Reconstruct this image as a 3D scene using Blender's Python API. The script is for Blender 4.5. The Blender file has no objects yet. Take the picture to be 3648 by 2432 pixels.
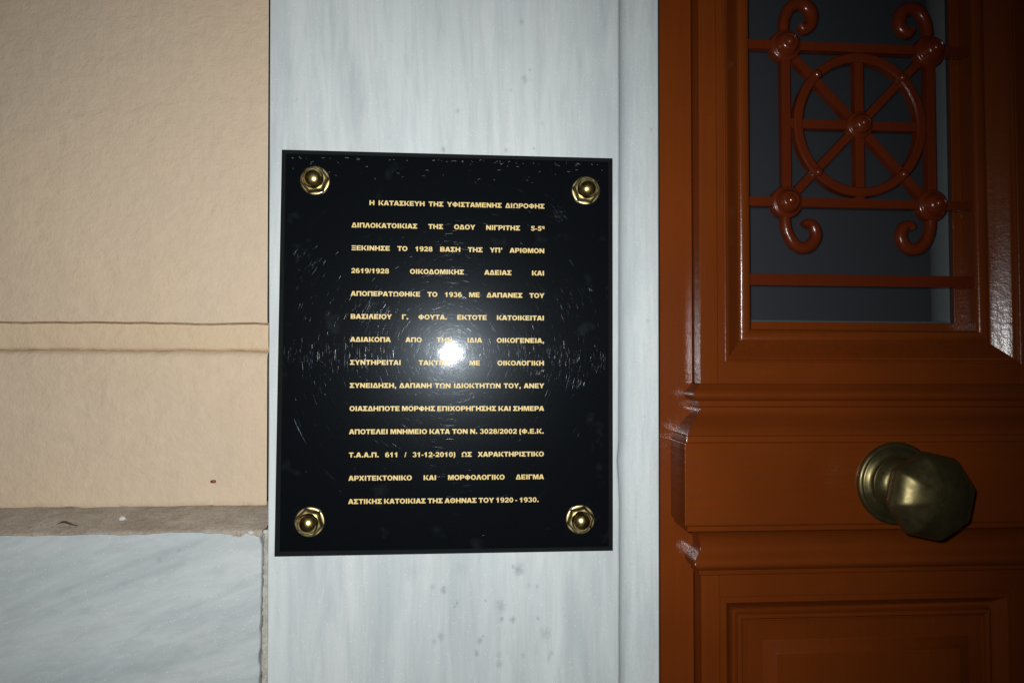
import bpy, bmesh, math, random
from mathutils import Vector, Matrix, noise
from mathutils.geometry import tessellate_polygon
random.seed(7)
S = bpy.context.scene
COL = S.collection
PI = math.pi

# ------------------------------------------------------------------ camera
cam_d = bpy.data.cameras.new("camera"); cam_d.sensor_width = 36.0; cam_d.lens = 24.0
cam_d.clip_start = 0.01; cam_d.clip_end = 200
cam = bpy.data.objects.new("camera", cam_d); COL.objects.link(cam); S.camera = cam
CAM = Vector((0.0130, -0.6189, -0.0117))
yaw, pit, rol = 0.07181, 0.03403, 0.00412
fwd = Vector((math.sin(yaw)*math.cos(pit), math.cos(yaw)*math.cos(pit), math.sin(pit)))
r0 = Vector((math.cos(yaw), -math.sin(yaw), 0)); u0 = r0.cross(fwd)
rt = r0*math.cos(rol)+u0*math.sin(rol); up = -r0*math.sin(rol)+u0*math.cos(rol)
M = Matrix((rt, up, -fwd)).transposed().to_4x4(); M.translation = CAM
cam.matrix_world = M

# ------------------------------------------------------------------ night sky, the camera's flash
W = bpy.data.worlds.new("World"); S.world = W; W.use_nodes = True
wn = W.node_tree; bgn = wn.nodes["Background"]
sky = wn.nodes.new("ShaderNodeTexSky"); sky.sky_type = 'NISHITA'; sky.sun_disc = False
sky.sun_elevation = math.radians(-4); sky.sun_rotation = math.radians(200)
wn.links.new(sky.outputs[0], bgn.inputs[0]); bgn.inputs[1].default_value = 0.10
fl = bpy.data.lights.new("flash", 'SPOT'); fl.energy = 20.8; fl.color = (0.97, 0.995, 1.0)
fl.spot_size = math.radians(123); fl.spot_blend = 1.0; fl.shadow_soft_size = 0.0085
flo = bpy.data.objects.new("flash", fl); COL.objects.link(flo)
FL = Vector((-0.0082, -0.6189, 0.0079)); flo.location = FL
flo.rotation_euler = Vector((-0.060, 0.60, -0.035)).to_track_quat('-Z', 'Y').to_euler()
S.view_settings.view_transform = 'Standard'; S.view_settings.look = 'None'
S.view_settings.exposure = 0.0; S.view_settings.gamma = 1.0; S.view_settings.use_curve_mapping = False

# ------------------------------------------------------------------ helpers
def tag(o, label=None, cat=None, group=None, kind=None):
    if label: o['label'] = label
    if cat: o['category'] = cat
    if group: o['group'] = group
    if kind: o['kind'] = kind
    return o
def empty(name, loc, label=None, cat=None, group=None, parent=None):
    o = bpy.data.objects.new(name, None); COL.objects.link(o); o.location = loc
    o.empty_display_size = 0.02
    return tag(o, label, cat, group)
def put(name, bm, mat, parent=None, smooth=None, merge=True):
    """links bm as one mesh object; coordinates are world ones, re-based on the parent"""
    if merge: bmesh.ops.remove_doubles(bm, verts=bm.verts, dist=1e-6)
    if smooth is not None:
        bmesh.ops.recalc_face_normals(bm, faces=bm.faces)
        for f in bm.faces: f.smooth = True
        for e in bm.edges:
            if len(e.link_faces) == 2 and e.calc_face_angle(0) > math.radians(smooth): e.smooth = False
    me = bpy.data.meshes.new(name); bm.to_mesh(me); bm.free()
    me.materials.append(mat)
    o = bpy.data.objects.new(name, me); COL.objects.link(o)
    if smooth is not None and len(me.polygons) < 20000:
        wnm = o.modifiers.new('weighted_normals', 'WEIGHTED_NORMAL'); wnm.keep_sharp = True; wnm.weight = 60
    if parent:
        o.parent = parent
        base = Vector((0, 0, 0)); p = parent
        while p: base += p.location; p = p.parent
        me.transform(Matrix.Translation(-base))
    return o
def copy_tree(o, parent=None):
    c = o.copy(); COL.objects.link(c); c.parent = parent
    for ch in list(o.children): copy_tree(ch, c)
    return c
def box(bm, x0, x1, y0, y1, z0, z1, bev=0.0):
    r = bmesh.ops.create_cube(bm, size=1)
    vs = r['verts']
    for v in vs:
        v.co = Vector(((x0+x1)/2+v.co.x*(x1-x0), (y0+y1)/2+v.co.y*(y1-y0), (z0+z1)/2+v.co.z*(z1-z0)))
    if bev:
        es = list({e for v in vs for e in v.link_edges})
        bmesh.ops.bevel(bm, geom=es, offset=bev, segments=2, affect='EDGES', profile=0.6)
    return bm
def lathe(bm, prof, c, seg=48, radial=None, close=True):
    """prof: (radius, y offset) pairs, axis along y; radial(theta, i) scales the radius"""
    rings = []
    for i, (r, y) in enumerate(prof):
        if r < 1e-7: rings.append([bm.verts.new((c[0], c[1]+y, c[2]))]); continue
        ring = []
        for k in range(seg):
            t = 2*PI*k/seg; s = radial(t, i) if radial else 1
            ring.append(bm.verts.new((c[0]+r*s*math.cos(t), c[1]+y, c[2]+r*s*math.sin(t))))
        rings.append(ring)
    for a, b in zip(rings, rings[1:]):
        for k in range(seg):
            k2 = (k+1) % seg
            if len(a) == 1 and len(b) > 1: bm.faces.new((a[0], b[k], b[k2]))
            elif len(b) == 1 and len(a) > 1: bm.faces.new((a[k], b[0], a[k2]))
            elif len(a) > 1: bm.faces.new((a[k], b[k], b[k2], a[k2]))
    return bm
def frame_loft(bm, rect, prof, Y):
    """mitred moulding round a rectangle; prof = (inset, depth) from outer edge inwards"""
    x0, x1, z0, z1 = rect; rings = []
    for u, v in prof:
        rings.append([bm.verts.new(p) for p in ((x0+u, Y+v, z0+u), (x1-u, Y+v, z0+u), (x1-u, Y+v, z1-u), (x0+u, Y+v, z1-u))])
    for a, b in zip(rings, rings[1:]):
        for k in range(4):
            bm.faces.new((a[k], a[(k+1) % 4], b[(k+1) % 4], b[k]))
    return bm
def arcpts(cu, cv, r, a0, a1, n=5):
    return [(cu+r*math.cos(math.radians(a0+(a1-a0)*i/n)), cv+r*math.sin(math.radians(a0+(a1-a0)*i/n))) for i in range(n+1)]

# ------------------------------------------------------------------ materials
class NT:
    def __init__(s, name):
        s.m = bpy.data.materials.new(name); s.m.use_nodes = True; s.t = s.m.node_tree
        s.b = s.t.nodes['Principled BSDF']; s.out = s.t.nodes['Material Output']
        s.co = s.n('ShaderNodeNewGeometry').outputs['Position']
    def n(s, typ, **kw):
        nd = s.t.nodes.new(typ)
        for k, v in kw.items(): setattr(nd, k, v)
        return nd
    def L(s, a, b): s.t.links.new(a, b)
    def map(s, scale, rot=(0, 0, 0), loc=(0, 0, 0)):
        r = s.n('ShaderNodeMapping', vector_type='POINT'); s.L(s.co, r.inputs[0])
        r.inputs['Rotation'].default_value = rot
        m = s.n('ShaderNodeMapping'); s.L(r.outputs[0], m.inputs[0])
        m.inputs['Scale'].default_value = scale; m.inputs['Location'].default_value = loc
        return m.outputs[0]
    def noise(s, scale, detail=4, rough=.55, vec=None, dist=0):
        x = s.n('ShaderNodeTexNoise'); s.L(vec if vec else s.co, x.inputs['Vector'])
        x.inputs['Scale'].default_value = scale; x.inputs['Detail'].default_value = detail
        x.inputs['Roughness'].default_value = rough; x.inputs['Distortion'].default_value = dist
        return x.outputs['Fac']
    def rng(s, v, a, b, c, d, smooth=False):
        x = s.n('ShaderNodeMapRange'); s.L(v, x.inputs[0])
        if smooth: x.interpolation_type = 'SMOOTHSTEP'
        for i, q in enumerate((a, b, c, d)): x.inputs[i+1].default_value = q
        return x.outputs[0]
    def mix(s, f, a, b, mode='MIX'):
        x = s.n('ShaderNodeMix', data_type='RGBA', blend_type=mode)
        if isinstance(f, (int, float)): x.inputs[0].default_value = f
        else: s.L(f, x.inputs[0])
        for q, i in ((a, 6), (b, 7)):
            if isinstance(q, tuple): x.inputs[i].default_value = (*q, 1) if len(q) == 3 else q
            else: s.L(q, x.inputs[i])
        return x.outputs[2]
    def math(s, op, a, b=None, c=None):
        x = s.n('ShaderNodeMath', operation=op)
        for q, i in ((a, 0), (b, 1), (c, 2)):
            if q is None: continue
            if isinstance(q, (int, float)): x.inputs[i].default_value = q
            else: s.L(q, x.inputs[i])
        return x.outputs[0]
    def bump(s, h, dist, strength=1.0, prev=None):
        x = s.n('ShaderNodeBump'); x.inputs['Strength'].default_value = strength
        x.inputs['Distance'].default_value = dist; s.L(h, x.inputs['Height'])
        if prev: s.L(prev, x.inputs['Normal'])
        return x.outputs[0]
    def set(s, **kw):
        for k, v in kw.items():
            k = k.replace('_', ' ')
            if isinstance(v, (int, float)): s.b.inputs[k].default_value = v
            elif isinstance(v, tuple): s.b.inputs[k].default_value = (*v, 1) if len(v) == 3 else v
            else: s.L(v, s.b.inputs[k])
        return s

def spots(t, pts, squash=1.0):
    """fixed stains at given world points (x, z, radius, strength)"""
    wob = t.noise(420, 4, .75); acc = None
    sep = t.n('ShaderNodeSeparateXYZ'); t.L(t.co, sep.inputs[0])
    for x, z, r, k in pts:
        dx = t.math('DIVIDE', t.math('SUBTRACT', sep.outputs[0], x), r)
        dz = t.math('DIVIDE', t.math('SUBTRACT', sep.outputs[2], z), r*1.25)
        d = t.math('SQRT', t.math('ADD', t.math('MULTIPLY', dx, dx), t.math('MULTIPLY', dz, dz)))
        d = t.math('ADD', d, t.math('MULTIPLY', t.math('SUBTRACT', wob, .5), 2.2))
        m = t.rng(d, 0, 1.3, k*.8, 0, True)
        acc = m if acc is None else t.math('MAXIMUM', acc, m)
    return acc

def marble(name, vertical=True, pts=None, tone=1.0):
    t = NT(name)
    if vertical: v1 = t.map((11, 11, 1.6), rot=(0, math.radians(2), 0)); v2 = t.map((38, 38, 4.5), rot=(0, math.radians(-3), 0), loc=(3, 1, 2)); v3 = t.map((120, 120, 9), rot=(0, math.radians(1.5), 0))
    else: v1 = t.map((3.0, 8, 13), rot=(0, math.radians(16), 0)); v2 = t.map((8, 30, 30), rot=(0, math.radians(20), 0)); v3 = t.map((30, 80, 100), rot=(0, math.radians(14), 0))
    lo, hi = (.38, .66) if vertical else (.34, .68)
    a = t.noise(1, 6, .6, v1, 1.0); b = t.noise(1, 6, .65, v2, 1.1); c = t.noise(1, 5, .65, v3, .6)
    cl = (.62*tone, .660*tone, .658*tone); dk = (.475*tone, .520*tone, .525*tone) if vertical else (.42*tone, .475*tone, .48*tone)
    col = t.mix(t.rng(a, lo, hi, 0, 1, True), cl, dk)
    col = t.mix(t.rng(b, .40, .70, 0, .55, True), col, (.655*tone, .665*tone, .65*tone))
    col = t.mix(t.rng(b, .30, .45, .30, 0, True), col, (.47*tone, .505*tone, .52*tone))
    col = t.mix(t.rng(c, .40, .68, .0, .30, True), col, (.38*tone, .40*tone, .41*tone))
    g = t.noise(900, 2, .7)
    col = t.mix(t.rng(g, .35, .65, .14, 0), col, (.25, .27, .28))
    sp = t.noise(34, 3, .7)
    col = t.mix(t.rng(sp, .70, .78, 0, .30, True), col, (.22, .25, .26))
    vo = t.n('ShaderNodeTexVoronoi'); t.L(t.co, vo.inputs['Vector']); vo.inputs['Scale'].default_value = 620
    cr = t.n('ShaderNodeSeparateColor'); t.L(vo.outputs['Color'], cr.inputs[0])
    painted_glint = t.math('MULTIPLY', t.math('GREATER_THAN', cr.outputs[0], .90), t.math('LESS_THAN', vo.outputs['Distance'], .22))
    col = t.mix(t.math('MULTIPLY', painted_glint, .55), col, (.92, .97, 1.0))  # crystal sparkle painted into the base colour as near-white dots
    pit = t.noise(1, 3, .7, t.map((260, 260, 120)))
    col = t.mix(t.rng(pit, .70, .78, 0, .55), col, (.30, .31, .30))
    if pts: col = t.mix(spots(t, pts), col, (.16, .19, .20))
    t.set(Base_Color=col, Roughness=t.rng(b, .3, .7, .33, .5), Specular_IOR_Level=.35,
          Subsurface_Weight=0.0)
    n1 = t.bump(t.noise(55, 3, .5), .0006, .5)
    t.set(Normal=t.bump(g, .00012, .5, n1))
    return t.m
PIL_PTS = [(-.006, .187, .0028, .55), (.007, .2235, .0028, .35), (.052, .188, .0018, .5), (.066, .31, .0024, .4), (.078, .19, .0015, .5),
           (.030, .335, .0016, .8), (.074, .265, .0015, .45), (.056, .245, .0018, .3), (-.156, .331, .0022, .45), (.086, .214, .0018, .25),
           (.065, -.199, .0050, .6), (.060, -.196, .0018, .6), (-.003, -.216, .0034, .65), (-.013, -.213, .002, .4), (.009, -.228, .0022, .55), (.007, -.231, .0013, .6),
           (.049, -.231, .0055, .42), (.050, -.243, .002, .6), (.060, -.2435, .003, .6), (-.005, -.257, .0036, .5), (-.011, -.262, .0025, .35), (.033, -.258, .0012, .6),
           (.030, -.262, .0026, .55), (.027, -.273, .0026, .5), (.090, -.257, .006, .38), (.083, -.243, .0018, .4), (.082, -.214, .0014, .5), (.048, -.275, .003, .3),
           (.048, -.283, .0035, .4), (.070, -.276, .0022, .3), (.035, -.226, .0013, .5), (.012, -.197, .006, .18), (-.033, -.199, .008, .14)]
m_pil = marble("veined_marble_upright", True, PIL_PTS)
m_jamb = marble("veined_marble_jamb", True, [(.192, .214, .0015, .4), (.188, .03, .0022, .25), (.185, -.06, .0012, .4)], 1.05)
m_plinth = marble("veined_marble_plinth", False, [(-.236, -.177, .002, .3)], .88)  # lower tone: darker veining, plus falloff of light put into the colour

def stucco(name, base, warm):
    t = NT(name)
    a = t.noise(7, 4, .6); b = t.noise(110, 5, .7); c = t.noise(420, 3, .6)
    col = t.mix(t.rng(a, .3, .7, 0, 1, True), base, warm)
    col = t.mix(t.rng(b, .35, .65, .16, 0), col, (base[0]*.7, base[1]*.66, base[2]*.62))
    dirt = t.noise(62, 4, .75)
    col = t.mix(t.rng(dirt, .69, .76, 0, .35), col, (.22, .17, .11))
    stain = t.noise(3.2, 5, .65)
    col = t.mix(t.rng(stain, .45, .7, 0, .22, True), col, (base[0]*.72, base[1]*.70, base[2]*.66))
    rid = t.n('ShaderNodeTexNoise'); rid.noise_type = 'RIDGED_MULTIFRACTAL'
    t.L(t.map((1, 1, .8), rot=(0, .5, 0)), rid.inputs['Vector']); rid.inputs['Scale'].default_value = 34; rid.inputs['Detail'].default_value = 4
    n1 = t.bump(t.noise(38, 6, .62, dist=.5), .0028, .6)
    n2 = t.bump(rid.outputs['Fac'], .00045, .35, n1)
    n3 = t.bump(b, .0014, .8, n2)
    t.set(Base_Color=col, Roughness=.75, Specular_IOR_Level=.25, Normal=t.bump(c, .0002, .5, n3))
    return t.m
m_cream = stucco("cream_stucco", (.605, .476, .350), (.635, .490, .345))
m_band = stucco("ochre_cream_stucco", (.62, .474, .325), (.64, .482, .318))
t = NT("grey_mortar"); n = t.noise(60, 5, .65); n2 = t.noise(500, 3, .6); n0 = t.noise(14, 4, .6, t.map((1, 1, 3)))
col = t.mix(t.rng(n0, .35, .65, 0, 1), (.30, .24, .185), (.42, .36, .29)); col = t.mix(t.rng(n, .5, .7, 0, .6), col, (.50, .46, .40))
t.set(Base_Color=t.mix(t.rng(n2, .3, .5, .5, 0), col, (.14, .11, .08)), Roughness=.85, Normal=t.bump(n2, .0006, .8, t.bump(n, .003, .7))); m_mortar = t.m
t = NT("pale_grout"); n = t.noise(90, 5, .7)
t.set(Base_Color=t.mix(t.rng(n, .35, .65, 0, 1), (.30, .275, .23), (.50, .48, .42)), Roughness=.8, Normal=t.bump(n, .003, .9)); m_grout = t.m
t = NT("gap_shade_black"); t.set(Base_Color=(.012, .010, .009), Roughness=.9); m_gap = t.m

def paint(name, base, rot_h=False):
    t = NT(name)
    v = t.map((6, 6, 150) if rot_h else (150, 150, 6))
    br = t.noise(1, 4, .6, v); pe = t.noise(170, 3, .5); big = t.noise(6, 3, .5)
    dk = tuple(c*.80 for c in base)
    col = t.mix(t.rng(big, .35, .65, 0, 1), base, dk)
    col = t.mix(t.rng(br, .40, .7, 0, .42), col, tuple(c*.7 for c in base))
    nb = t.bump(br, .00035, .6); n2 = t.bump(t.noise(520, 3, .6), .00018, .6, t.bump(pe, .0006, .35, nb))
    t.set(Base_Color=col, Roughness=t.rng(br, .3, .7, .18, .30), Specular_IOR_Level=.42, Coat_Weight=.15, Coat_Roughness=.08,
          Normal=n2, Coat_Normal=n2)
    return t.m
m_paint = paint("orange_brown_gloss_paint", (.176, .0355, .0048))
m_paint_h = paint("orange_brown_gloss_paint_crosswise", (.172, .0347, .0048), True)
m_iron = paint("red_brown_iron_paint", (.135, .021, .0050))

t = NT("black_polished_stone")
dust = t.noise(700, 2, .8); sm = t.noise(26, 3, .6)
col = t.mix(t.rng(dust, .68, .76, 0, .08), (.0030, .0036, .0048), (.08, .09, .10))
col = t.mix(t.rng(sm, .62, .72, 0, .012), col, (.5, .6, .6))
t.set(Base_Color=col, Roughness=t.rng(dust, .3, .7, .20, .30), Specular_IOR_Level=.055, Coat_Weight=.8, Coat_IOR=1.45,
      Coat_Roughness=t.rng(t.noise(120, 4, .8),   .35, .7, .028, .055))
t.b.inputs['Specular Tint'].default_value = (.78, .90, 1.0, 1)
t.set(Coat_Normal=t.bump(t.noise(260, 2, .6), .00004, .6)); m_black = t.m
t = NT("ground_black_bevel"); t.set(Base_Color=(.010, .0115, .012), Roughness=.42, Specular_IOR_Level=.3, Normal=t.bump(t.noise(1, 3, .6, t.map((20, 900, 900))), .0002, .6)); m_bevel = t.m
t = NT("gold_print"); n = t.noise(900, 2, .7)
t.set(Base_Color=t.mix(t.rng(n, .4, .65, 0, .5), (.63, .46, .17), (.78, .62, .29)), Roughness=.5, Specular_IOR_Level=.3); m_gold = t.m
def brass(name, c1, c2, rough, dirt=.5):
    t = NT(name); n = t.noise(300, 4, .75); n2 = t.noise(90, 3, .6)
    col = t.mix(t.rng(n, .42, .66, 0, dirt), c1, c2)
    t.set(Base_Color=col, Metallic=1.0, Roughness=t.rng(n2, .3, .7, rough*.8, rough*1.25), Normal=t.bump(n, .00008, .4)); return t.m
m_brass = brass("polished_brass", (.86, .66, .26), (.16, .10, .03), .26, .85)
m_nut = brass("satin_brass", (.80, .66, .34), (.30, .22, .09), .36, .6)
m_knob = brass("aged_brass", (.150, .122, .052), (.090, .070, .028), .38, .4); m_knob.node_tree.nodes['Principled BSDF'].inputs['Metallic'].default_value = .86
t = NT("scratch_glint"); t.t.nodes.remove(t.b)
gl = t.n('ShaderNodeBsdfAnisotropic'); gl.distribution = 'GGX'; gl.inputs['Roughness'].default_value = .16; gl.inputs['Anisotropy'].default_value = .86
at_ = t.n('ShaderNodeAttribute', attribute_name='tint'); t.L(at_.outputs['Color'], gl.inputs['Color'])
tg = t.n('ShaderNodeTangent', direction_type='UV_MAP', uv_map='UVMap'); t.L(tg.outputs[0], gl.inputs['Tangent'])
tr = t.n('ShaderNodeBsdfTransparent'); ad = t.n('ShaderNodeAddShader'); t.L(gl.outputs[0], ad.inputs[0]); t.L(tr.outputs[0], ad.inputs[1])
t.L(ad.outputs[0], t.out.inputs[0]); m_scratch = t.m
t = NT("dried_polish"); t.set(Base_Color=(.20, .20, .18), Roughness=.8); m_resid = t.m
t = NT("frosted_glass"); n = t.noise(400, 2, .6)
t.set(Base_Color=t.mix(n, (.036, .040, .048), (.048, .052, .060)), Roughness=.55, Alpha=.40, Specular_IOR_Level=.3, Normal=t.bump(n, .0003, .5)); m_glass = t.m
t = NT("pale_strip_paint"); t.set(Base_Color=t.mix(t.noise(80, 3, .6), (.50, .58, .55), (.62, .68, .66)), Roughness=.6); m_strip = t.m
t = NT("white_crumb"); t.set(Base_Color=(.55, .54, .50), Roughness=.9, Normal=t.bump(t.noise(600, 3, .6), .001, .8)); m_crumb = t.m
t = NT("dry_leaf"); t.set(Base_Color=(.05, .038, .025), Roughness=.8); m_leaf = t.m
t = NT("red_brown_shell"); t.set(Base_Color=(.16, .025, .012), Roughness=.4); m_bug = t.m
t = NT("pavement_stone"); n = t.noise(6, 6, .65)
t.set(Base_Color=t.mix(n, (.16, .155, .145), (.28, .27, .25)), Roughness=.85, Normal=t.bump(t.noise(90, 4, .6), .003, .6)); m_pave = t.m
t = NT("unlit_wall_dark"); t.set(Base_Color=t.mix(t.noise(5, 4, .6), (.03, .03, .034), (.05, .05, .055)), Roughness=.9); m_dark = t.m  # near-black base colour stands in for the lack of light indoors

# ------------------------------------------------------------------ large structure
bm = bmesh.new(); box(bm, -3, 3, -3, .6, -1.25, -1.15)
tag(put("pavement", bm, m_pave), kind='structure')
bm = bmesh.new()   # the rest of the house front beyond the frame of the picture: right of the door and above it
box(bm, .705, 2.2, .012, .30, -1.149, 1.9); box(bm, .17, .704, .020, .30, .822, 1.9)
tag(put("wall", bm, m_cream), kind='structure')
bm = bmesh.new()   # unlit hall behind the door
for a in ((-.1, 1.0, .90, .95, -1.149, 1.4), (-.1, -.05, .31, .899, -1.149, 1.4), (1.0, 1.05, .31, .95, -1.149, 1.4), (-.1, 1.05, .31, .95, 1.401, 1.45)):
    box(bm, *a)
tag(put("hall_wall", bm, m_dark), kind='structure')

def fbm(x, s, seed):
    return noise.fractal(Vector((x*s, seed*7.3, seed*1.7)), .75, 2.2, 6)
def xloft(bm, x_of, rows, n=420, x0=-1.6):
    """rows: list of (y, z, wobble amp y, wobble amp z, seed); lofted along x from x0 to the slanted right edge x_of(z)"""
    grid = []
    for (y, z, ay, az, sd) in rows:
        xr = x_of(z); line = []
        for i in range(n+1):
            q = i/n; x = xr+(x0-xr)*(q**2.0)
            dz = -.0042*math.exp(-((x+.178)/.022)**2)*max(0, .6+1.3*fbm(x, 70, 3.3)) if sd == 14 else 0
            line.append(bm.verts.new((x, y+ay*fbm(x, 26, sd), z+az*fbm(x, 20, sd+.5)+dz)))
        grid.append(line)
    for a, b in zip(grid, grid[1:]):
        for i in range(n): bm.faces.new((a[i], a[i+1], b[i+1], b[i]))
    return bm
edge_x = lambda z: -.1738-.0117*z
wall = empty("plaster_wall", (-.6, .05, -1.15), "cream stucco house wall with a sunk horizontal joint, left of the marble", "wall")
bm = bmesh.new()   # upper block
xloft(bm, edge_x, [(.30, 1.9, 0, 0, 1), (.05, 1.9, 0, 0, 1), (.05, .8, 0, 0, 1), (.0500, .40, .0004, 0, 2), (.0500, .12, .0004, 0, 2.2), (.0497, .040, .0004, .0003, 2.3), (.0499, .0300, .0005, .0007, 3), (.0508, .0272, .0004, .0010, 3), (.0530, .0266, .0002, .0010, 3), (.0600, .0268, 0, .0010, 3)])
put("plaster_block", bm, m_cream, wall, 50)
bm = bmesh.new()   # sunk band
xloft(bm, edge_x, [(.0610, .0280, 0, 0, 4), (.0570, .0262, 0, .0010, 3), (.0540, .0252, .0003, .0010, 3), (.0535, .020, .0005, 0, 4), (.0537, .010, .0006, 0, 4.5), (.0540, .004, .0005, .0004, 5), (.0560, .0015, .0006, .0008, 5), (.0590, .0005, 0, .0008, 5)])
put("joint_band", bm, m_band, wall, 60)
bm = bmesh.new()   # lower block
xloft(bm, edge_x, [(.0600, .0006, 0, .0008, 5), (.0570, .0004, .0003, .0009, 5), (.0545, -.0006, .0003, .0010, 5), (.0520, -.0022, .0003, .0009, 5.5), (.0506, -.0048, .0003, .0007, 5.5), (.0500, -.0085, .0003, 0, 6), (.0500, -.05, .0004, 0, 6), (.0500, -.12, .0004, 0, 6), (.0498, -.1400, .0006, 0, 7), (.0502, -.1455, .0008, .0012, 8), (.0530, -.1475, 0, .0014, 8)])
put("plaster_block", bm, m_cream, wall, 60)
bm = bmesh.new()   # sloping mortar ledge
xloft(bm, lambda z: -.1618 if z > -.1604 else -.1645, [(.060, -.1440, 0, 0, 9), (.0500, -.1462, .0004, .0010, 9), (.0440, -.1482, .0010, .0007, 10), (.0300, -.1530, .0016, .0009, 11), (.0180, -.1572, .0014, .0008, 12), (.0125, -.1594, .0006, .0006, 13), (.0100, -.1606, .0003, .0010, 13), (.0096, -.1612, .0004, .0016, 14), (.0106, -.1626, .0004, .0016, 14)])
put("mortar_ledge", bm, m_mortar, wall, 60)
# marble plinth slab with its chipped corner
pl = empty("marble_plinth", (-.6, .02, -1.15), "grey veined marble slab under the mortar ledge, lower left of the black plaque", "marble slab")
bm = bmesh.new(); nz = 120; L1 = []; 
rows = []
for i in range(nz+1):
    q = i/nz; z = -.1612-(q**1.5)*.95
    chip = .0035*math.exp(-((z+.1608)/.006)**2)+.0018*max(0, fbm(z, 60, 31))+.0022*math.exp(-((z+.272)/.0035)**2)
    rows.append((z, -.1640-.0003*q-chip))
cols = [0, .0012, .004, .02, .08, .3, 1.44]
grid = []
for (z, xr) in rows:
    line = []
    for j, c in enumerate(cols):
        topchip = .0010*max(0, fbm(xr-c, 40, 33)) if z > -.1609 else 0
        line.append(bm.verts.new((xr-c, .0100+(.0014 if j == 0 else 0)+(.0010 if z > -.161 else 0), z-topchip)))
    grid.append(line)
for a, b in zip(grid, grid[1:]):
    for j in range(len(cols)-1): bm.faces.new((a[j], b[j], b[j+1], a[j+1]))
side = [bm.verts.new((g[0].co.x+.0004, .045, g[0].co.z)) for g in grid]
for i in range(nz): bm.faces.new((side[i], side[i+1], grid[i+1][0], grid[i][0]))
tp = [bm.verts.new((v.co.x, .045, v.co.z)) for v in grid[0]]
for j in range(len(cols)-1): bm.faces.new((tp[j], grid[0][j], grid[0][j+1], tp[j+1]))
put("slab", bm, m_plinth, pl, 40)
bm = bmesh.new(); rows = []
for i in range(221):   # grout between plinth and upright, lumpy
    z = -.1598-.45*(i/220)**1.3
    rows.append([bm.verts.new((x, y+.0011*fbm(z, 90, sd)+.0010*noise.noise(Vector((z*400, sd, 0))), z)) for x, y, sd in ((-.1690, .0190, 51), (-.1648, .0180, 52), (-.1640, .0150, 53), (-.1633, .0106, 54), (-.1622, .0104, 55), (-.1608, .0108, 56), (-.1590, .0130, 57))])
for a, b in zip(rows, rows[1:]):
    for j in range(6): bm.faces.new((a[j], b[j], b[j+1], a[j+1]))
put("grout_joint", bm, m_grout, pl, 80)
# marble upright (behind the plaque) with its moulded right edge
upm = empty("marble_upright", (0, .02, -1.15), "pale grey veined marble upright that carries the black plaque", "marble slab")
bm = bmesh.new(); rows = []
prof = [(0, .0500), (.0000, .0112), (.0005, .0104), (.0014, .0100)]
NZ = 160
for i in range(NZ+1):
    z = 1.9-(3.05)*i/NZ if False else (-1.149+3.049*i/NZ)
    xl = -.1617-.0117*z; line = []
    wob = .0004*fbm(z, 8, 61)
    for dx, y in prof: line.append((xl+dx+wob*.6, y))
    xr = .1590+.0008*z+.0004*fbm(z, 14, 62)-.0020*math.exp(-((z+.105)/.016)**2)
    line += [(0, .0100), (xr-.0022, .0100), (xr-.0010, .0103), (xr-.0004, .0110), (xr+.0001, .0122), (xr+.0010, .0136), (xr+.0024, .0151), (xr+.0042, .0164), (xr+.0064, .0174), (xr+.0092, .0181), (xr+.0130, .0184),
             (xr+.028, .0184), (.1975-.0001+.0015*(z), .0184), (.1988+.0015*z, .0190), (.1992+.0015*z, .0203), (.1992+.0015*z, .060)]
    rows.append([bm.verts.new((x, y, z)) for x, y in line])
K = len(rows[0])
split = 5
for a, b in zip(rows, rows[1:]):
    for j in range(K-1): bm.faces.new((a[j], a[j+1], b[j+1], b[j]))
me_full = bm
# separate face slab and jamb strip as two parts
fs = [f for f in bm.faces if f.calc_center_median().x > .1587]
bm2 = bm.copy()
bmesh.ops.delete(bm, geom=[f for f in bm.faces if f.calc_center_median().x > .1588], context='FACES')
bmesh.ops.delete(bm2, geom=[f for f in bm2.faces if f.calc_center_median().x <= .1588], context='FACES')
put("face_slab", bm, m_pil, upm, 60); put("moulded_edge", bm2, m_jamb, upm, 60)
bm = bmesh.new(); box(bm, -.178, -.150, .0625, .075, -.14, 1.9)
put("gap_shade_box", bm, m_gap, upm)  # black box fills the open gap, its colour stands for the shade there

# ------------------------------------------------------------------ door frame and door
YF, YL = .055, .035
fr = empty("door_frame", (.42, YF, -1.15), "narrow orange brown wooden frame strip between the marble and the door leaf", "door frame")
bm = bmesh.new(); box(bm, .185, .2440, YF, .10, -1.14, .80, .0008); put("jamb", bm, m_paint, fr, 40)
bm = bmesh.new(); box(bm, .6040, .7200, YF, .10, -1.14, .80, .0008); put("jamb", bm, m_paint, fr, 40)
bm = bmesh.new(); box(bm, .185, .7200, YF-.001, .10, .801, .86, .0008); put("head", bm, m_paint_h, fr, 40)

door = empty("front_door", (.424, YL, -1.12), "orange brown panelled front door with iron window grille and brass knob", "door")
X0, X1 = .2448, .6032
WR = (.2690, .5778, -.0088, .560)     # window opening in the leaf face
LR = (.2628, .5645, -.900, -.2348)    # lower panel opening
bm = bmesh.new(); box(bm, X0, .2627, YL, .090, -1.12, .795, .0010); put("stile", bm, m_paint, door, 40)
bm = bmesh.new(); box(bm, .5780, X1, YL, .090, -1.12, .795, .0010); put("stile", bm, m_paint, door, 40)
bm = bmesh.new(); box(bm, .26275, .57795, YL+.00005, .090, .560, .7948); put("top_rail", bm, m_paint_h, door)
bm = bmesh.new(); box(bm, .26275, .57795, YL+.00005, .090, -.2348, -.0088); put("lock_rail", bm, m_paint_h, door)
bm = bmesh.new(); box(bm, .26275, .57795, YL+.00005, .090, -1.1198, -.900); put("bottom_rail", bm, m_paint_h, door)
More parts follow.
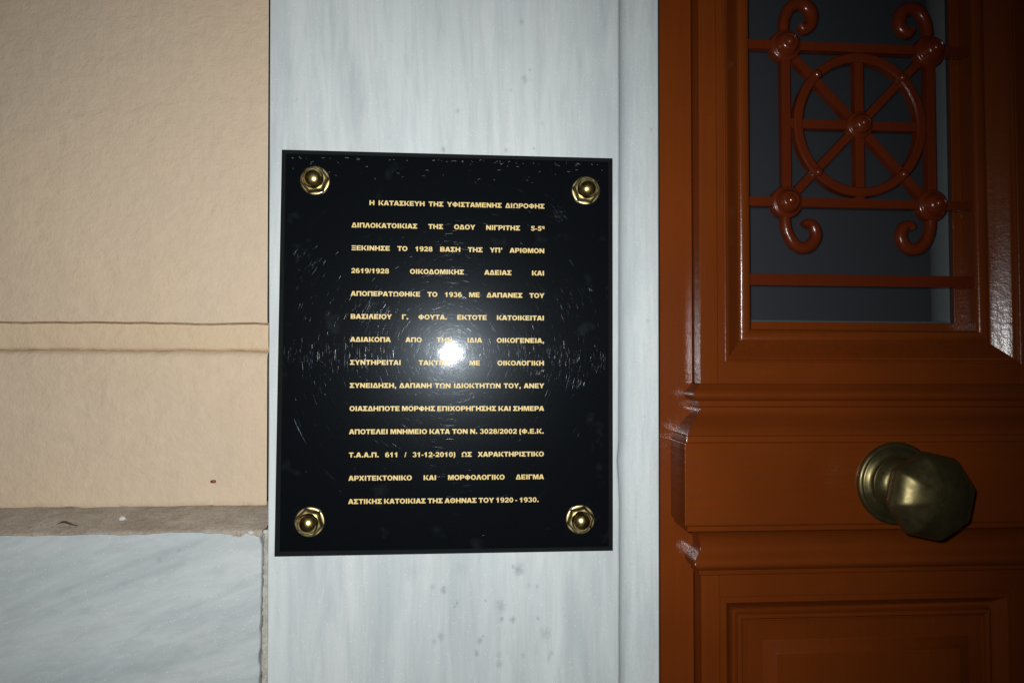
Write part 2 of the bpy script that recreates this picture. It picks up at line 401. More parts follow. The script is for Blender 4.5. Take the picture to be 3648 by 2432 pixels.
bm = bmesh.new(); box(bm, .26275, .26895, YL+.00003, .090, -.0087, .5599); box(bm, .56455, .57795, YL+.00003, .090, -.8999, -.2349); put("inner_stile", bm, m_paint, door)
# window moulding
P = [(-.0006, .0), (.0002, .0009), (.0008, .0009)]
P += arcpts(.0024, .0012, .0016, 195, 350, 6)[0:0]
P += [(.0008, .0009), (.0010, .0001), (.0017, -.0003), (.0026, -.0001), (.0032, .0006), (.0036, .0014), (.0046, .0016)]
P += [(.0066, .0030), (.0090, .0050), (.0130, .0082), (.0170, .0114), (.0200, .0136), (.0210, .0142)]
P += [(.0214, .0150), (.0222, .0150), (.0226, .0138), (.0240, .0128), (.0262, .0122), (.0285, .0123), (.0308, .0130), (.0326, .0142), (.0336, .0156), (.0340, .0172), (.0342, .0350), (.0345, .0354), (.0426, .0356), (.0430, .0360), (.0431, .0480)]
wmould = put("window_moulding", frame_loft(bmesh.new(), WR, P, YL), m_paint, door, 30)
gx0, gx1, gz0, gz1 = WR[0]+.0431, WR[1]-.0431, WR[2]+.0431, WR[3]-.0431
pane = put("glass_pane", box(bmesh.new(), gx0+.0002, gx1-.0002, .0725, .0765, gz0+.0002, gz1-.0002), m_glass, door)
def fade_strip(horizontal, R, th0, n=10):
    """added pale strip behind the glass, curved so its shading fades inwards"""
    bm = bmesh.new(); u, v = 0.0, 0.0; pr = [(u-.006, v)]; pr.append((u, v))
    for i in range(n):
        ang = math.radians(th0+92*((i+.5)/n)**.62); st = R*math.pi/2/n
        u += st*math.cos(ang); v += st*math.sin(ang); pr.append((u, v))
    for (u, v) in list(pr): pass
    L = []
    for u, v in pr:
        y = .0775+v
        L.append((bm.verts.new((gx0-.004, y, gz0+u)), bm.verts.new((gx1+.004, y, gz0+u))) if horizontal else (bm.verts.new((gx1-u, y, gz0-.008)), bm.verts.new((gx1-u, y, gz1+.008))))
    for a, b in zip(L, L[1:]): bm.faces.new((a[0], a[1], b[1], b[0]))
    return put("pale_fade_strip", bm, m_strip, door, 60)
fade_strip(False, .0235, 38); fade_strip(True, .0042, 10)  # strip shape is made up to give the soft-edged pale band
put("unlit_backing_sheet", box(bmesh.new(), gx0-.03, gx1+.03, .122, .130, gz0-.03, gz1+.03), m_dark, door)  # added dark sheet in place of the unlit room behind the glass
# moulded lock rail with its returned left end: (z, projection)
Q = [(-.0290, 0), (-.0300, .0016), (-.0315, .0030), (-.0335, .0048), (-.0355, .0072), (-.0375, .0090), (-.0395, .0098), (-.0415, .0096), (-.0432, .0086), (-.0442, .0074), (-.0450, .0066), (-.0456, .0052), (-.0462, .0046), (-.0470, .0046), (-.0512, .0044), (-.0517, .0038), (-.0520, .0020), (-.0524, .0014),
     (-.0545, .0012), (-.0570, .0018), (-.0600, .0040), (-.0630, .0070), (-.0660, .0100), (-.0690, .0128), (-.0720, .0152), (-.0750, .0170), (-.0775, .0182), (-.0780, .0184), (-.0782, .0202), (-.0786, .0208), (-.0838, .0212), (-.0842, .0218), (-.0846, .0228), (-.0852, .0234), (-.0860, .0236),
     (-.1600, .0236), (-.1612, .0234), (-.1620, .0228), (-.1626, .0222), (-.1628, .0206), (-.1632, .0204), (-.1672, .0202), (-.1680, .0196), (-.1684, .0150), (-.1690, .0120), (-.1710, .0086), (-.1740, .0056), (-.1780, .0032), (-.1820, .0018), (-.1860, .0012), (-.1895, .0016), (-.1925, .0030), (-.1950, .0052), (-.1975, .0076), (-.2000, .0090), (-.2025, .0094), (-.2050, .0086), (-.2070, .0068), (-.2082, .0054), (-.2088, .0046), (-.2091, .0034), (-.2096, .0034), (-.2132, .0030), (-.2138, .0024), (-.2142, .0010), (-.2148, 0)]
bm = bmesh.new(); rows = []
for z, q in Q:
    y = YL-q; x = X0-q; e = min(.0012, q*.5)
    rows.append([bm.verts.new(p) for p in ((x, YF-.0002, z), (x, y+e, z), (x+e*.3, y+e*.3, z), (x+e, y, z), (X1+.002, y, z), (X1+.002, YF, z))])
for a, b in zip(rows, rows[1:]):
    for j in range(5): bm.faces.new((a[j], a[j+1], b[j+1], b[j]))
put("lock_rail_moulding", bm, m_paint_h, door, 34)
# lower panel: moulding, ground and raised field
P = [(-.0004, 0), (.0003, .0010), (.0010, .0010), (.0014, 0), (.0066, 0), (.0072, .0006), (.0082, .0020), (.0100, .0045), (.0130, .0082), (.0160, .0110), (.0182, .0118), (.0192, .0104), (.0198, .0074), (.0206, .0050), (.0220, .0041), (.0238, .0043), (.0250, .0056), (.0254, .0070), (.0262, .0068), (.0268, .0054), (.0285, .0054), (.0290, .0062), (.0306, .0064)]
lp = put("panel_moulding", frame_loft(bmesh.new(), LR, P, YL), m_paint, door, 34)
bm = bmesh.new(); i = .0290
frame_loft(bm, LR, [(.0300, .0065), (.0440, .0065), (.0450, .0050), (.0458, .0046), (.0500, .0032), (.0560, .0008), (.0575, -.0002), (.0582, -.0014), (.0600, -.0018)], YL)
x0, x1, z0, z1 = LR[0]+.0600, LR[1]-.0600, LR[2]+.0600, LR[3]-.0600
bm.faces.new([bm.verts.new(p) for p in ((x0, YL-.0018, z0), (x1, YL-.0018, z0), (x1, YL-.0018, z1), (x0, YL-.0018, z1))])
put("raised_panel", bm, m_paint, door, 34)

# grille --------------------------------------------------------------
YG = .053      # front of the bars
gr = empty("window_grille", (0, 0, 0)); gr.parent = door
def gput(name, bm, sm=40):
    return put(name, bm, m_iron, gr, sm)
def bar(a, b, w=.0094, d=.0088, y=YG, name="bar"):
    bm = bmesh.new(); a = Vector((a[0], 0, a[1])); b = Vector((b[0], 0, b[1])); L = (b-a).length
    box(bm, -w/2, w/2, 0, d, 0, L, .0007)
    ang = math.atan2((b-a).x, (b-a).z)
    bmesh.ops.rotate(bm, verts=bm.verts, cent=(0, 0, 0), matrix=Matrix.Rotation(ang, 3, 'Y'))
    bmesh.ops.translate(bm, verts=bm.verts, vec=(a.x, y, a.z))
    return gput(name, bm)
xl, xr_, zt, zb = .3438, .5006, .3192, .1562
hx, hz = .4228, .2385
bx0, bx1 = WR[0]+.0341, WR[1]-.0341
bar((bx0, zt), (bx1, zt)); bar((bx0, zb), (bx1, zb)); bar((bx0, .0762), (bx1, .0762), .0118)
bar((xl, zb-.002), (xl, zt+.002), y=YG+.0009); bar((xr_, zb-.002), (xr_, zt+.002), y=YG+.0009)
bar((hx, zb), (hx, zt), y=YG+.0016); bar((xl, hz), (xr_, hz), y=YG+.0023)
for cx, cz in ((xl, zt), (xr_, zt), (xl, zb), (xr_, zb)):
    bar((hx, hz), (cx, cz), .0086, y=YG+.0030+(.0004 if cx < hx else 0))
def ring(cx, cz, rx, rz, w, d, y):
    bm = bmesh.new(); N = 72; sec = [(-w/2, .0014), (-w/2+.0014, 0), (w/2-.0014, 0), (w/2, .0014), (w/2, d), (-w/2, d)]
    vs = [[bm.verts.new((cx+(rx+s)*math.cos(2*PI*k/N), y+yy, cz+(rz+s)*math.sin(2*PI*k/N))) for s, yy in sec] for k in range(N)]
    for k in range(N):
        for j in range(6): bm.faces.new((vs[k][j], vs[k][(j+1) % 6], vs[(k+1) % N][(j+1) % 6], vs[(k+1) % N][j]))
    return gput("ring", bm)
ring(hx, hz, .0665, .0705, .0096, .0095, YG-.0008)
def rosette(cx, cz, s=1.0, y=YG):
    bm = bmesh.new()
    pr = [(.0168, .009), (.0168, .0022), (.0160, .0004), (.0148, -.0006), (.0134, -.0010), (.0126, -.0014), (.0120, -.0030), (.0104, -.0064), (.0090, -.0084), (.0076, -.0096), (.0068, -.0098), (.0062, -.0092), (.0054, -.0094), (.0044, -.0112), (.0028, -.0124), (0, -.0128)]
    lathe(bm, [(r*s, (q)*s) for r, q in pr], (cx, y, cz), 40); return gput("rosette", bm, 45)
for cx, cz in ((xl, zt), (xr_, zt), (xl, zb), (xr_, zb)): rosette(cx, cz)
rosette(hx, hz, .86, YG+.0005)
for sx in (-1, 1):
    for sz in (-1, 1):
        a = math.atan2(sz*(zt-zb)/2, sx*(xr_-xl)/2)
        bm = bmesh.new(); lathe(bm, [(.0052, .004), (.0052, .0012), (.0046, -.0012), (.0030, -.0030), (0, -.0036)], (hx+.0665*math.cos(a), YG-.0006, hz+.0705*math.sin(a)), 24); gput("stud", bm, 60)
def scroll(pts, mx, name="scroll"):
    """tapered iron scroll; pts = (dx, dz, half width) from its rosette"""
    bm = bmesh.new(); P_ = []
    n = len(pts)
    def cr(p0, p1, p2, p3, t): return tuple(.5*((2*b)+(-a+c)*t+(2*a-5*b+4*c-d)*t*t+(-a+3*b-3*c+d)*t**3) for a, b, c, d in zip(p0, p1, p2, p3))
    for i in range(n-1):
        for k in range(5): P_.append(cr(pts[max(i-1, 0)], pts[i], pts[i+1], pts[min(i+2, n-1)], k/5))
    P_.append(pts[-1]); rows = []
    for i, (x, z, w) in enumerate(P_):
        w *= 1.1
        a = P_[max(i-1, 0)]; b = P_[min(i+1, len(P_)-1)]
        tx, tz = b[0]-a[0], b[1]-a[1]; l = math.hypot(tx, tz) or 1; nx, nz_ = -tz/l, tx/l
        rows.append([bm.verts.new((mx[0]+mx[2]*(x+nx*w*c), YG+.0052-.0052*s, mx[1]+mx[3]*(z+nz_*w*c))) for c, s in [(math.cos(q*PI/5), math.sin(q*PI/5)*.9+.1) for q in range(6)]]
                    + [bm.verts.new((mx[0]+mx[2]*(x-nx*w), YG+.0085, mx[1]+mx[3]*(z-nz_*w))), bm.verts.new((mx[0]+mx[2]*(x+nx*w), YG+.0085, mx[1]+mx[3]*(z+nz_*w)))])
    m = 8
    for a, b in zip(rows, rows[1:]):
        for j in range(m): bm.faces.new((a[j], a[(j+1) % m], b[(j+1) % m], b[j]))
    bm.faces.new(rows[0]); bm.faces.new(rows[-1])
    return gput(name, bm, 50)
SB = [(0, -.008, .0046), (0, -.022, .0048), (.003, -.033, .0050), (.0090, -.0420, .0054), (.0180, -.0462, .0056), (.0270, -.0430, .0056), (.0326, -.0340, .0052), (.0300, -.0235, .0048), (.0235, -.0205, .0042), (.0195, -.0240, .0034)]
ST = [(0, .008, .0046), (.0000, .022, .0048), (.0022, .0330, .0050), (.0070, .0420, .0055), (.0160, .0470, .0060), (.0255, .0440, .0062), (.0305, .0345, .0060), (.0285, .0240, .0054), (.0215, .0195, .0046), (.0175, .0240, .0036)]
scroll(SB, (xl, zb, 1, 1)); scroll(SB, (xr_, zb, -1, 1)); scroll(ST, (xl, zt, 1, 1)); scroll(ST, (xr_, zt, -1, 1))
# grille goes on above the frame of the picture
bar((bx0, .415), (bx1, .415)); 

# door knob ------------------------------------------------------------
kx, kz, ky = .4277, -.1235, YL-.0236
kn = empty("door_knob", (0, 0, 0)); kn.parent = door
bm = bmesh.new()
lathe(bm, [(.0392, -.0002), (.0394, -.0020), (.0388, -.0036), (.0372, -.0046), (.0356, -.0048), (.0348, -.0042), (.0340, -.0046), (.0322, -.0066), (.0296, -.0078), (.0276, -.0080), (.0262, -.0072), (.0254, -.0078), (.0240, -.0116), (.0212, -.0150), (.0186, -.0164), (.0172, -.0166), (.0164, -.0180), (.0158, -.0220), (.0150, -.0300), (.0150, -.0380)], (kx, ky, kz), 72)
put("rosette", bm, m_knob, kn, 45)
oct_ph = math.radians(10)
def octr(t, i):
    a = (t-oct_ph) % (PI/4)-PI/8
    poly = math.cos(PI/8)/math.cos(a)
    k = [.0, .15, .6, .9, 1, 1, 1, 1, 1, 1, 1, .95, .9, .8, .7, .5][min(i, 15)]
    return 1+(poly-1)*k*.95
bm = bmesh.new()
lathe(bm, [(.0150, -.0260), (.0162, -.0290), (.0230, -.0320), (.0318, -.0360), (.0372, -.0408), (.0398, -.0455), (.0404, -.0490), (.0396, -.0530), (.0372, -.0572), (.0330, -.0615), (.0270, -.0650), (.0200, -.0676), (.0130, -.0692), (.0060, -.0700), (0, -.0702)], (kx+.0004, ky+.002, kz-.003), 96, octr)
put("knob", bm, m_knob, kn, 50)

# ------------------------------------------------------------------ plaque
PW, PH = .1508, .1808
pq = empty("plaque", (0, .010, -.18), "polished black stone plaque with gold Greek inscription and four brass nuts", "plaque")
bm = bmesh.new(); Z = PH
rings = []
for ins, y in ((0, .00985), (0, .0030), (.0002, .0024)):
    rings.append([bm.verts.new(p) for p in ((-PW+ins, y, -Z+ins), (PW-ins, y, -Z+ins), (PW-ins, y, Z-ins), (-PW+ins, y, Z-ins))])
rings.append([bm.verts.new(p) for p in ((-PW+.0043, 0, -Z+.0043), (PW-.0043, 0, -Z+.0043), (PW-.0043, 0, Z-.0043), (-PW+.0043, 0, Z-.0043))])
for a, b in zip(rings, rings[1:]):
    for k in range(4): bm.faces.new((a[k], a[(k+1) % 4], b[(k+1) % 4], b[k]))
for v in bm.verts:   # the slab is cut a little out of square at its lower left corner
    if v.co.x < 0 and v.co.z < 0 and v.co.y > .001: v.co.x -= .0009; v.co.z -= .0006
put("bevelled_edge", bm, m_bevel, pq)
bm = bmesh.new(); bm.faces.new([bm.verts.new(p) for p in ((-PW+.0043, 0, -Z+.0043), (PW-.0043, 0, -Z+.0043), (PW-.0043, 0, Z-.0043), (-PW+.0043, 0, Z-.0043))])
put("stone_face", bm, m_black, pq)

# heavy Greek capitals, drawn as outlines (cap height 1) -----------------
def R(x0, y0, x1, y1): return [[(x0, y0), (x1, y0), (x1, y1), (x0, y1)]]
def ell(cx, cy, rx, ry, a0=0, a1=360, n=28):
    return [(cx+rx*math.cos(math.radians(a0+(a1-a0)*i/n)), cy+ry*math.sin(math.radians(a0+(a1-a0)*i/n))) for i in range(n+(0 if a1-a0 == 360 else 1))]
def O_(cx, cy, rx, ry, tx, ty): return [ell(cx, cy, rx, ry), ell(cx, cy, rx-tx, ry-ty)[::-1]]
def A_(cx, cy, rx, ry, tx, ty, a0, a1): return [ell(cx, cy, rx, ry, a0, a1, 18)+ell(cx, cy, rx-tx, ry-ty, a0, a1, 18)[::-1]]
def bowl(x0, y0, x1, y1, tl=.29, tx=.28, ty=.19):
    h = (y1-y0)/2; r = min(h*1.05, (x1-x0)*.6)
    o = [(x0, y0)]+ell(x1-r, y0+h, r, h, -90, 90, 14)+[(x0, y1)]
    i = [(x0+tl, y0+ty)]+ell(x1-r, y0+h, max(r-tx, .03), h-ty, -90, 90, 10)+[(x0+tl, y1-ty)]
    return [o, i[::-1]]
def Pg(*p): return [list(p)]
s = .29; hb = .21
G = {
 'Α': (1.09, [[[(0, 0), (.35, 1), (.73, 1), (1.08, 0), (.76, 0), (.71, .17), (.37, .17), (.32, 0)], [(.44, .38), (.64, .38), (.54, .70)]]]),
 'Β': (1.10, [bowl(.07, 0, 1.04, .56), bowl(.07, .45, .99, 1, ty=.18)]),
 'Γ': (.93, [Pg((.07, 0), (.07+s, 0), (.07+s, 1-hb), (.90, 1-hb), (.90, 1), (.07, 1))]),
 'Δ': (1.09, [[[(0, 0), (.35, 1), (.73, 1), (1.08, 0)], [(.34, .20), (.74, .20), (.54, .74)]]]),
 'Ε': (1.0, [Pg((.07, 0), (.94, 0), (.94, hb), (.07+s, hb), (.07+s, .40), (.86, .40), (.86, .60), (.07+s, .60), (.07+s, 1-hb), (.92, 1-hb), (.92, 1), (.07, 1))]),
 'Η': (1.16, [Pg((.07, 0), (.07+s, 0), (.07+s, .39), (1.09-s, .39), (1.09-s, 0), (1.09, 0), (1.09, 1), (1.09-s, 1), (1.09-s, .62), (.07+s, .62), (.07+s, 1), (.07, 1))]),
 'Θ': (1.18, [O_(.59, .5, .55, .52, .27, .20), R(.42, .42, .76, .58)]),
 'Ι': (.50, [R(.10, 0, .10+s, 1)]),
 'Κ': (1.14, [R(.07, 0, .07+s, 1), Pg((.36, .30), (.80, 1), (1.12, 1), (.70, .55), (1.16, 0), (.80, 0), (.50, .37), (.36, .22))]),
 'Λ': (1.08, [Pg((0, 0), (.36, 1), (.72, 1), (1.08, 0), (.76, 0), (.54, .70), (.32, 0))]),
 'Μ': (1.32, [Pg((.07, 0), (.32, 0), (.32, .70), (.54, 0), (.78, 0), (1.00, .70), (1.00, 0), (1.25, 0), (1.25, 1), (.86, 1), (.66, .40), (.46, 1), (.07, 1))]),
 'Ν': (1.16, [Pg((.07, 0), (.34, 0), (.34, .54), (.80, 0), (1.09, 0), (1.09, 1), (.82, 1), (.82, .46), (.36, 1), (.07, 1))]),
 'Ξ': (1.02, [R(.08, 0, .95, .22), R(.14, .40, .89, .60), R(.08, .79, .95, 1)]),
 'Ο': (1.16, [O_(.58, .5, .54, .52, .27, .21)]),
 'Π': (1.16, [Pg((.07, 0), (.07+s, 0), (.07+s, .78), (1.09-s, .78), (1.09-s, 0), (1.09, 0), (1.09, 1), (.07, 1))]),
 'Ρ': (1.02, [R(.07, 0, .07+s, .5), bowl(.07, .34, 1.0, 1, ty=.20)]),
 'Σ': (1.00, [Pg((.04, 0), (.96, 0), (.96, .22), (.45, .22), (.76, .52), (.45, .79), (.94, .79), (.94, 1), (.06, 1), (.06, .80), (.38, .51), (.04, .20))]),
 'Τ': (1.0, [Pg((.36, 0), (.36+s, 0), (.36+s, .78), (.98, .78), (.98, 1), (.03, 1), (.03, .78), (.36, .78))]),
 'Υ': (1.08, [Pg((.40, 0), (.40+s, 0), (.40+s, .40), (1.08, 1), (.76, 1), (.545, .63), (.33, 1), (.01, 1), (.40, .40))]),
 'Φ': (1.26, [O_(.63, .5, .58, .40, .27, .20), R(.49, -.02, .77, 1.02)]),
 'Χ': (1.10, [Pg((0, 0), (.34, 0), (.55, .33), (.76, 0), (1.10, 0), (.74, .52), (1.07, 1), (.74, 1), (.55, .70), (.36, 1), (.03, 1), (.36, .52))]),
 'Ω': (1.20, [A_(.60, .56, .54, .46, .27, .22, -42, 222), R(.06, 0, .49, .20), R(.71, 0, 1.14, .20)]),
 'Χ': (1.10, [Pg((0, 0), (.34, 0), (.55, .33), (.76, 0), (1.10, 0), (.74, .52), (1.07, 1), (.74, 1), (.55, .70), (.36, 1), (.03, 1), (.36, .52))]),
 '0': (.93, [O_(.465, .5, .41, .52, .25, .20)]),
 '1': (.93, [Pg((.36, 0), (.64, 0), (.64, 1), (.42, 1), (.34, .86), (.14, .78), (.14, .56), (.36, .64))]),
 '2': (.93, [A_(.47, .68, .40, .34, .26, .20, -35, 175), Pg((.05, 0), (.88, 0), (.88, .22), (.42, .22), (.82, .48), (.64, .60), (.14, .26))]),
 '3': (.93, [A_(.44, .73, .38, .29, .26, .18, -80, 165), A_(.46, .29, .42, .31, .26, .18, -165, 85)]),
 '5': (.93, [Pg((.18, 1), (.84, 1), (.84, .79), (.38, .79), (.35, .62), (.13, .50)), A_(.46, .33, .42, .35, .26, .19, -165, 140)]),
 '6': (.93, [O_(.47, .33, .42, .35, .26, .18), A_(.50, .54, .45, .48, .25, .19, 55, 215)]),
 '8': (.93, [O_(.465, .74, .37, .28, .23, .15), O_(.465, .28, .42, .31, .25, .16)]),
 '9': (.93, [O_(.46, .67, .42, .35, .26, .18), A_(.43, .46, .45, .48, .25, .19, -125, 35)]),
 '/': (.42, [Pg((0, 0), (.16, 0), (.42, 1), (.26, 1))]),
 '-': (.50, [R(.06, .28, .44, .48)]),
 '.': (.46, [R(.09, 0, .37, .26)]),
 ',': (.46, [Pg((.10, 0), (.20, -.12), (.12, -.18), (.12, -.24), (.34, -.14), (.37, 0), (.37, .26), (.10, .26))]),
 '’': (.46, [Pg((.12, .76), (.18, .68), (.10, .62), (.10, .56), (.30, .62), (.38, .76), (.38, 1), (.12, 1))]),
 '(': (.52, [Pg((.46, 1.02), (.22, 1.02), (.08, .70), (.08, .14), (.22, -.22), (.46, -.22), (.34, .14), (.34, .70))]),
 ')': (.52, [Pg((.06, 1.02), (.30, 1.02), (.44, .70), (.44, .14), (.30, -.22), (.06, -.22), (.18, .14), (.18, .70))]),
 'α': (.62, [[ [(x*.62, .42+y*.62) for x, y in q] for q in O_(.42, .5, .38, .42, .22, .2)], [[(.40, .40), (.58, .40), (.58, .99), (.40, .99)]]]),
}
CAP = .00432
def word_w(w): return sum(G[c][0] for c in w)*CAP
def add_word(bm, w, x, z):
    for c in w:
        adv, parts = G[c]
        for k, loops in enumerate(parts):
            y = -1.2e-5-1.0e-5*k
            L = [[Vector((px, py, 0)) for px, py in lp_] for lp_ in loops]
            flat = [p for lp_ in L for p in lp_]
            vs = [bm.verts.new((x+p.x*CAP, y, z+p.y*CAP)) for p in flat]
            for tri in tessellate_polygon(L):
                try: bm.faces.new([vs[i] for i in tri])
                except ValueError: pass
        x += adv*CAP
LINES = ["Η ΚΑΤΑΣΚΕΥΗ ΤΗΣ ΥΦΙΣΤΑΜΕΝΗΣ ΔΙΩΡΟΦΗΣ", "ΔΙΠΛΟΚΑΤΟΙΚΙΑΣ ΤΗΣ ΟΔΟΥ ΝΙΓΡΙΤΗΣ 5-5α", "ΞΕΚΙΝΗΣΕ ΤΟ 1928 ΒΑΣΗ ΤΗΣ ΥΠ’ ΑΡΙΘΜΟΝ",
         "2619/1928 ΟΙΚΟΔΟΜΙΚΗΣ ΑΔΕΙΑΣ ΚΑΙ", "ΑΠΟΠΕΡΑΤΩΘΗΚΕ ΤΟ 1936 ΜΕ ΔΑΠΑΝΕΣ ΤΟΥ", "ΒΑΣΙΛΕΙΟΥ Γ. ΦΟΥΤΑ. ΕΚΤΟΤΕ ΚΑΤΟΙΚΕΙΤΑΙ",
         "ΑΔΙΑΚΟΠΑ ΑΠΟ ΤΗΝ ΙΔΙΑ ΟΙΚΟΓΕΝΕΙΑ,", "ΣΥΝΤΗΡΕΙΤΑΙ ΤΑΚΤΙΚΑ ΜΕ ΟΙΚΟΛΟΓΙΚΗ", "ΣΥΝΕΙΔΗΣΗ, ΔΑΠΑΝΗ ΤΩΝ ΙΔΙΟΚΤΗΤΩΝ ΤΟΥ, ΑΝΕΥ",
         "ΟΙΑΣΔΗΠΟΤΕ ΜΟΡΦΗΣ ΕΠΙΧΟΡΗΓΗΣΗΣ ΚΑΙ ΣΗΜΕΡΑ", "ΑΠΟΤΕΛΕΙ ΜΝΗΜΕΙΟ ΚΑΤΑ ΤΟΝ Ν. 3028/2002 (Φ.Ε.Κ.",
         "Τ.Α.Α.Π. 611 / 31-12-2010) ΩΣ ΧΑΡΑΚΤΗΡΙΣΤΙΚΟ", "ΑΡΧΙΤΕΚΤΟΝΙΚΟ ΚΑΙ ΜΟΡΦΟΛΟΓΙΚΟ ΔΕΙΓΜΑ", "ΑΣΤΙΚΗΣ ΚΑΤΟΙΚΙΑΣ ΤΗΣ ΑΘΗΝΑΣ ΤΟΥ 1920 - 1930."]
for i, ln in enumerate(LINES):
    xa = -.0722 if i == 0 else -.0876
    xb = .0826 if i == 13 else .0871
    zc = .1337-.02055*i
    ws = ln.split(' '); tot = sum(word_w(w) for w in ws); gap = (xb-xa-tot)/(len(ws)-1)
    if i in (8, 9, 10, 13): print(i, 'gap', round(gap/CAP, 2))
    bm = bmesh.new(); x = xa
    for w in ws: add_word(bm, w, x, zc-CAP/2); x += word_w(w)+gap
    put("inscription_line", bm, m_gold, pq, merge=False)

# brass cap nuts -----------------------------------------------------------
def cap_nut(cx, cz, rot, first=False):
    nt = empty("cap_nut", (0, 0, 0)); nt.parent = pq
    bm = bmesh.new(); lathe(bm, [(.0132, -.0001), (.0132, -.0009), (.0128, -.0014), (.0120, -.0016), (.0060, -.0017)], (cx, 0, cz), 48); put("flange", bm, m_nut, nt, 40)
    bm = bmesh.new()
    def hexr(t, i):
        a = (t-rot) % (PI/3)-PI/6
        return 1+(math.cos(PI/6)/math.cos(a)-1)*[1, 1, 1, 1, .9, 0, 0][i]
    lathe(bm, [(.0131, -.0016), (.0129, -.0026), (.0121, -.0052), (.0114, -.0060), (.0104, -.0066), (.0088, -.0066), (.0040, -.0066)], (cx, 0, cz), 72, hexr); put("hexagon", bm, m_nut, nt, 28)
    bm = bmesh.new()
    lathe(bm, [(.0088, -.0060), (.0091, -.0070)]+[(.0091*math.cos(a), -.0072-.0080*math.sin(a)) for a in [i*PI/2/12 for i in range(12)]]+[(0, -.0152)], (cx, 0, cz), 48); put("dome", bm, m_brass, nt, 60)
cap_nut(-.1203, .1526, math.radians(7)); cap_nut(.1252, .1490, math.radians(-8)); cap_nut(-.1208, -.1508, math.radians(-14)); cap_nut(.1202, -.1516, math.radians(14))

# fine scratches: thin strips whose gloss runs along each scratch -------------
verts, faces, uvs, tint = [], [], [], []
def scratch(x, z, a, L, w, k):
    t = Vector((math.cos(a), math.sin(a))); nrm = Vector((-t.y, t.x)); seg = 2 if L < .012 else 4; cv = random.gauss(0, .05)
    y = -6e-5-2e-6*(len(faces) % 20)
    b0 = len(verts)
    for i in range(seg+1):
        q = i/seg-.5; o = Vector((x, z))+t*L*q+nrm*(cv*L*q*q*2); ww = w*(1-abs(q)*1.2)
        for sgn in (-.5, .5):
            p = o+nrm*ww*sgn; verts.append((max(-.1455, min(.1455, p.x)), y, max(-.1750, min(.1750, p.y))))
    for i in range(seg):
        faces.append((b0+2*i, b0+2*i+2, b0+2*i+3, b0+2*i+1)); uvs.append(((i, 0), (i+1, 0), (i+1, 1), (i, 1)))
        tint.append(k)
import colorsys
def rc(v):
    v *= .085; c = random.gauss(0, .15)
    return (v*(.92-c), v, v*(1.10+c))
for i in range(8000):
    x = random.uniform(-.145, .145); z = random.gauss(-.005, .085)
    if abs(z) > .173: continue
    scratch(x, z, random.uniform(0, PI), random.choice((.002, .004, .007, .012, .02))*random.uniform(.6, 1.4), random.uniform(.00002, .00008), rc(random.expovariate(1/.06)))
for i in range(3000):   # upright wiping marks in two clouds at the sides, swirl clusters nearer the middle
    sx = random.choice((-1, 1)); x = sx*abs(random.gauss(.088, .034)); z = random.gauss(-.008-.0*sx, .009 if random.random() < .5 else .032)
    if abs(x) > .143 or (abs(x) < .1 and random.random() < .4): continue
    scratch(x, z, PI/2+random.gauss(0, .22), random.uniform(.0015, .009), random.uniform(.00002, .00009), rc(random.expovariate(1/.10)))
for cx, cz, n, sp in ((-.128, .083, 60, .009), (-.120, .072, 60, .010), (.099, .127, 70, .006), (-.075, .045, 90, .012), (-.06, .03, 100, .012), (.118, -.028, 60, .004), (.115, .045, 60, .012), (.137, -.012, 60, .006), (-.14, -.004, 60, .006), (0, .09, 120, .02), (0, .06, 160, .03), (.0, -.06, 200, .03), (0, -.1, 90, .02)):
    base = math.atan2(cz+.002, cx-.002)+PI/2
    for i in range(n):
        scratch(random.gauss(cx, sp), random.gauss(cz, sp*.7), base+random.gauss(0, .15), random.uniform(.002, .010), random.uniform(.00002, .00010), rc(random.expovariate(1/.10)))
for i in range(900):   # arcs close round the middle
    r = abs(random.gauss(.0, .03))+.004; th = random.uniform(0, 2*PI)
    scratch(.0024+r*math.cos(th), -.002+r*math.sin(th), th+PI/2+random.gauss(0, .25), random.uniform(.002, .007), random.uniform(.00004, .00010), rc(random.uniform(.01, .10)))
me = bpy.data.meshes.new("scratches"); me.from_pydata(verts, [], faces)
me.uv_layers.new(name="UVMap"); me.color_attributes.new("tint", 'FLOAT_COLOR', 'CORNER')
me.uv_layers["UVMap"].data.foreach_set("uv", [c for q in uvs for p in q for c in p])
me.color_attributes["tint"].data.foreach_set("color", [c for q in tint for _ in range(4) for c in (*q, 1.0)])
me.materials.append(m_scratch)
sc_o = bpy.data.objects.new("scratches", me); COL.objects.link(sc_o); sc_o.parent = pq; me.transform(Matrix.Translation(-pq.location)); sc_o['kind'] = 'stuff'
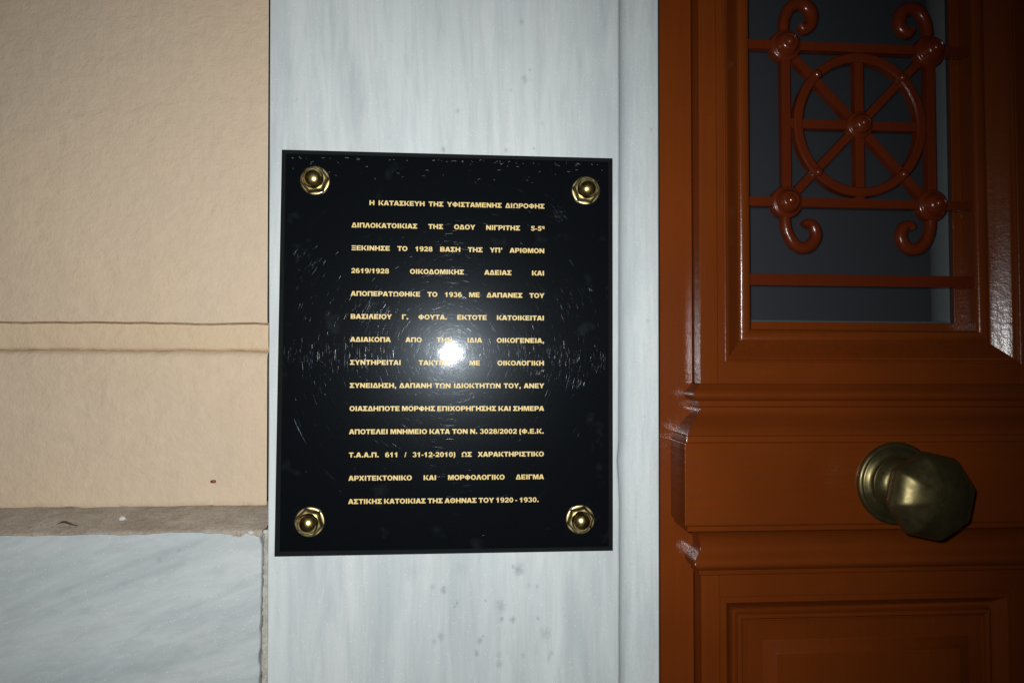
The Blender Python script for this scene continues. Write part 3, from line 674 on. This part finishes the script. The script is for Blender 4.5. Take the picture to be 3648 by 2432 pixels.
# dried polish along the top edge
bm = bmesh.new()
for i in range(90):
    x = random.uniform(-.142, .142); z = .1742-abs(random.gauss(0, .0012)) if i < 56 else random.uniform(.155, .172)
    a = random.gauss(0, .5); n = random.randint(2, 5); w = random.uniform(.00004, .00014); prev = None
    for k in range(n+1):
        p = [bm.verts.new((x, -4e-5, z-w)), bm.verts.new((x, -4e-5, z+w))]
        if prev: bm.faces.new((prev[0], p[0], p[1], prev[1]))
        prev = p; st = random.uniform(.0003, .0010); a += random.gauss(0, .9); x += st*max(.2, math.cos(a)); z += st*.6*math.sin(a)
dp = put("polish_residue", bm, m_resid, pq, merge=False); dp['kind'] = 'stuff'

# ------------------------------------------------------------------ small things on the ledge and the wall
def lump(name, c, r, mat, label, cat, seed=1, sq=(1, 1, 1), group=None):
    bm = bmesh.new(); bmesh.ops.create_icosphere(bm, subdivisions=3, radius=1)
    for v in bm.verts:
        d = 1+.35*noise.noise(v.co*1.6+Vector((seed*9, 0, 0)))
        v.co = Vector((v.co.x*r*sq[0]*d, v.co.y*r*sq[1]*d, v.co.z*r*sq[2]*d))
    o = put(name, bm, mat, None, 80); o.location = c
    return tag(o, label, cat, group)
lump("plaster_crumb", (-.2925, .026, -.1517), .0027, m_crumb, "white plaster crumb lying on the grey mortar ledge", "crumb", 1, (1.15, 1, .85))
lump("plaster_crumb", (-.1745, .0100, -.1622), .0022, m_crumb, "small round white crumb stuck at the joint corner below the ledge", "crumb", 3, (1.2, .6, .9))
lump("small_insect", (-.2215, .0488, -.1230), .0019, m_bug, "tiny red brown insect on the cream wall above the ledge", "insect", 4, (1.3, .6, .8))
bm = bmesh.new()   # curled scrap of dry leaf
prev = None
for i in range(11):
    q = i/10; w = .0016*math.sin(PI*q)+.0002; x = (q-.5)*.019; y = .0006*math.sin(q*7); z = .0012*math.sin(q*5)+.002*q*(1-q)*2
    p = [bm.verts.new((x, y-w, z)), bm.verts.new((x, y, z+w*.8)), bm.verts.new((x, y+w, z+.0003))]
    if prev:
        for k in range(2): bm.faces.new((prev[k], prev[k+1], p[k+1], p[k]))
    prev = p
bmesh.ops.solidify(bm, geom=bm.faces[:], thickness=.0003)
lf = put("dry_leaf", bm, m_leaf, None, 60); lf.location = (-.337, .020, -.1553)
tag(lf, "curled scrap of dark dry leaf on the mortar ledge, at the left", "leaf")
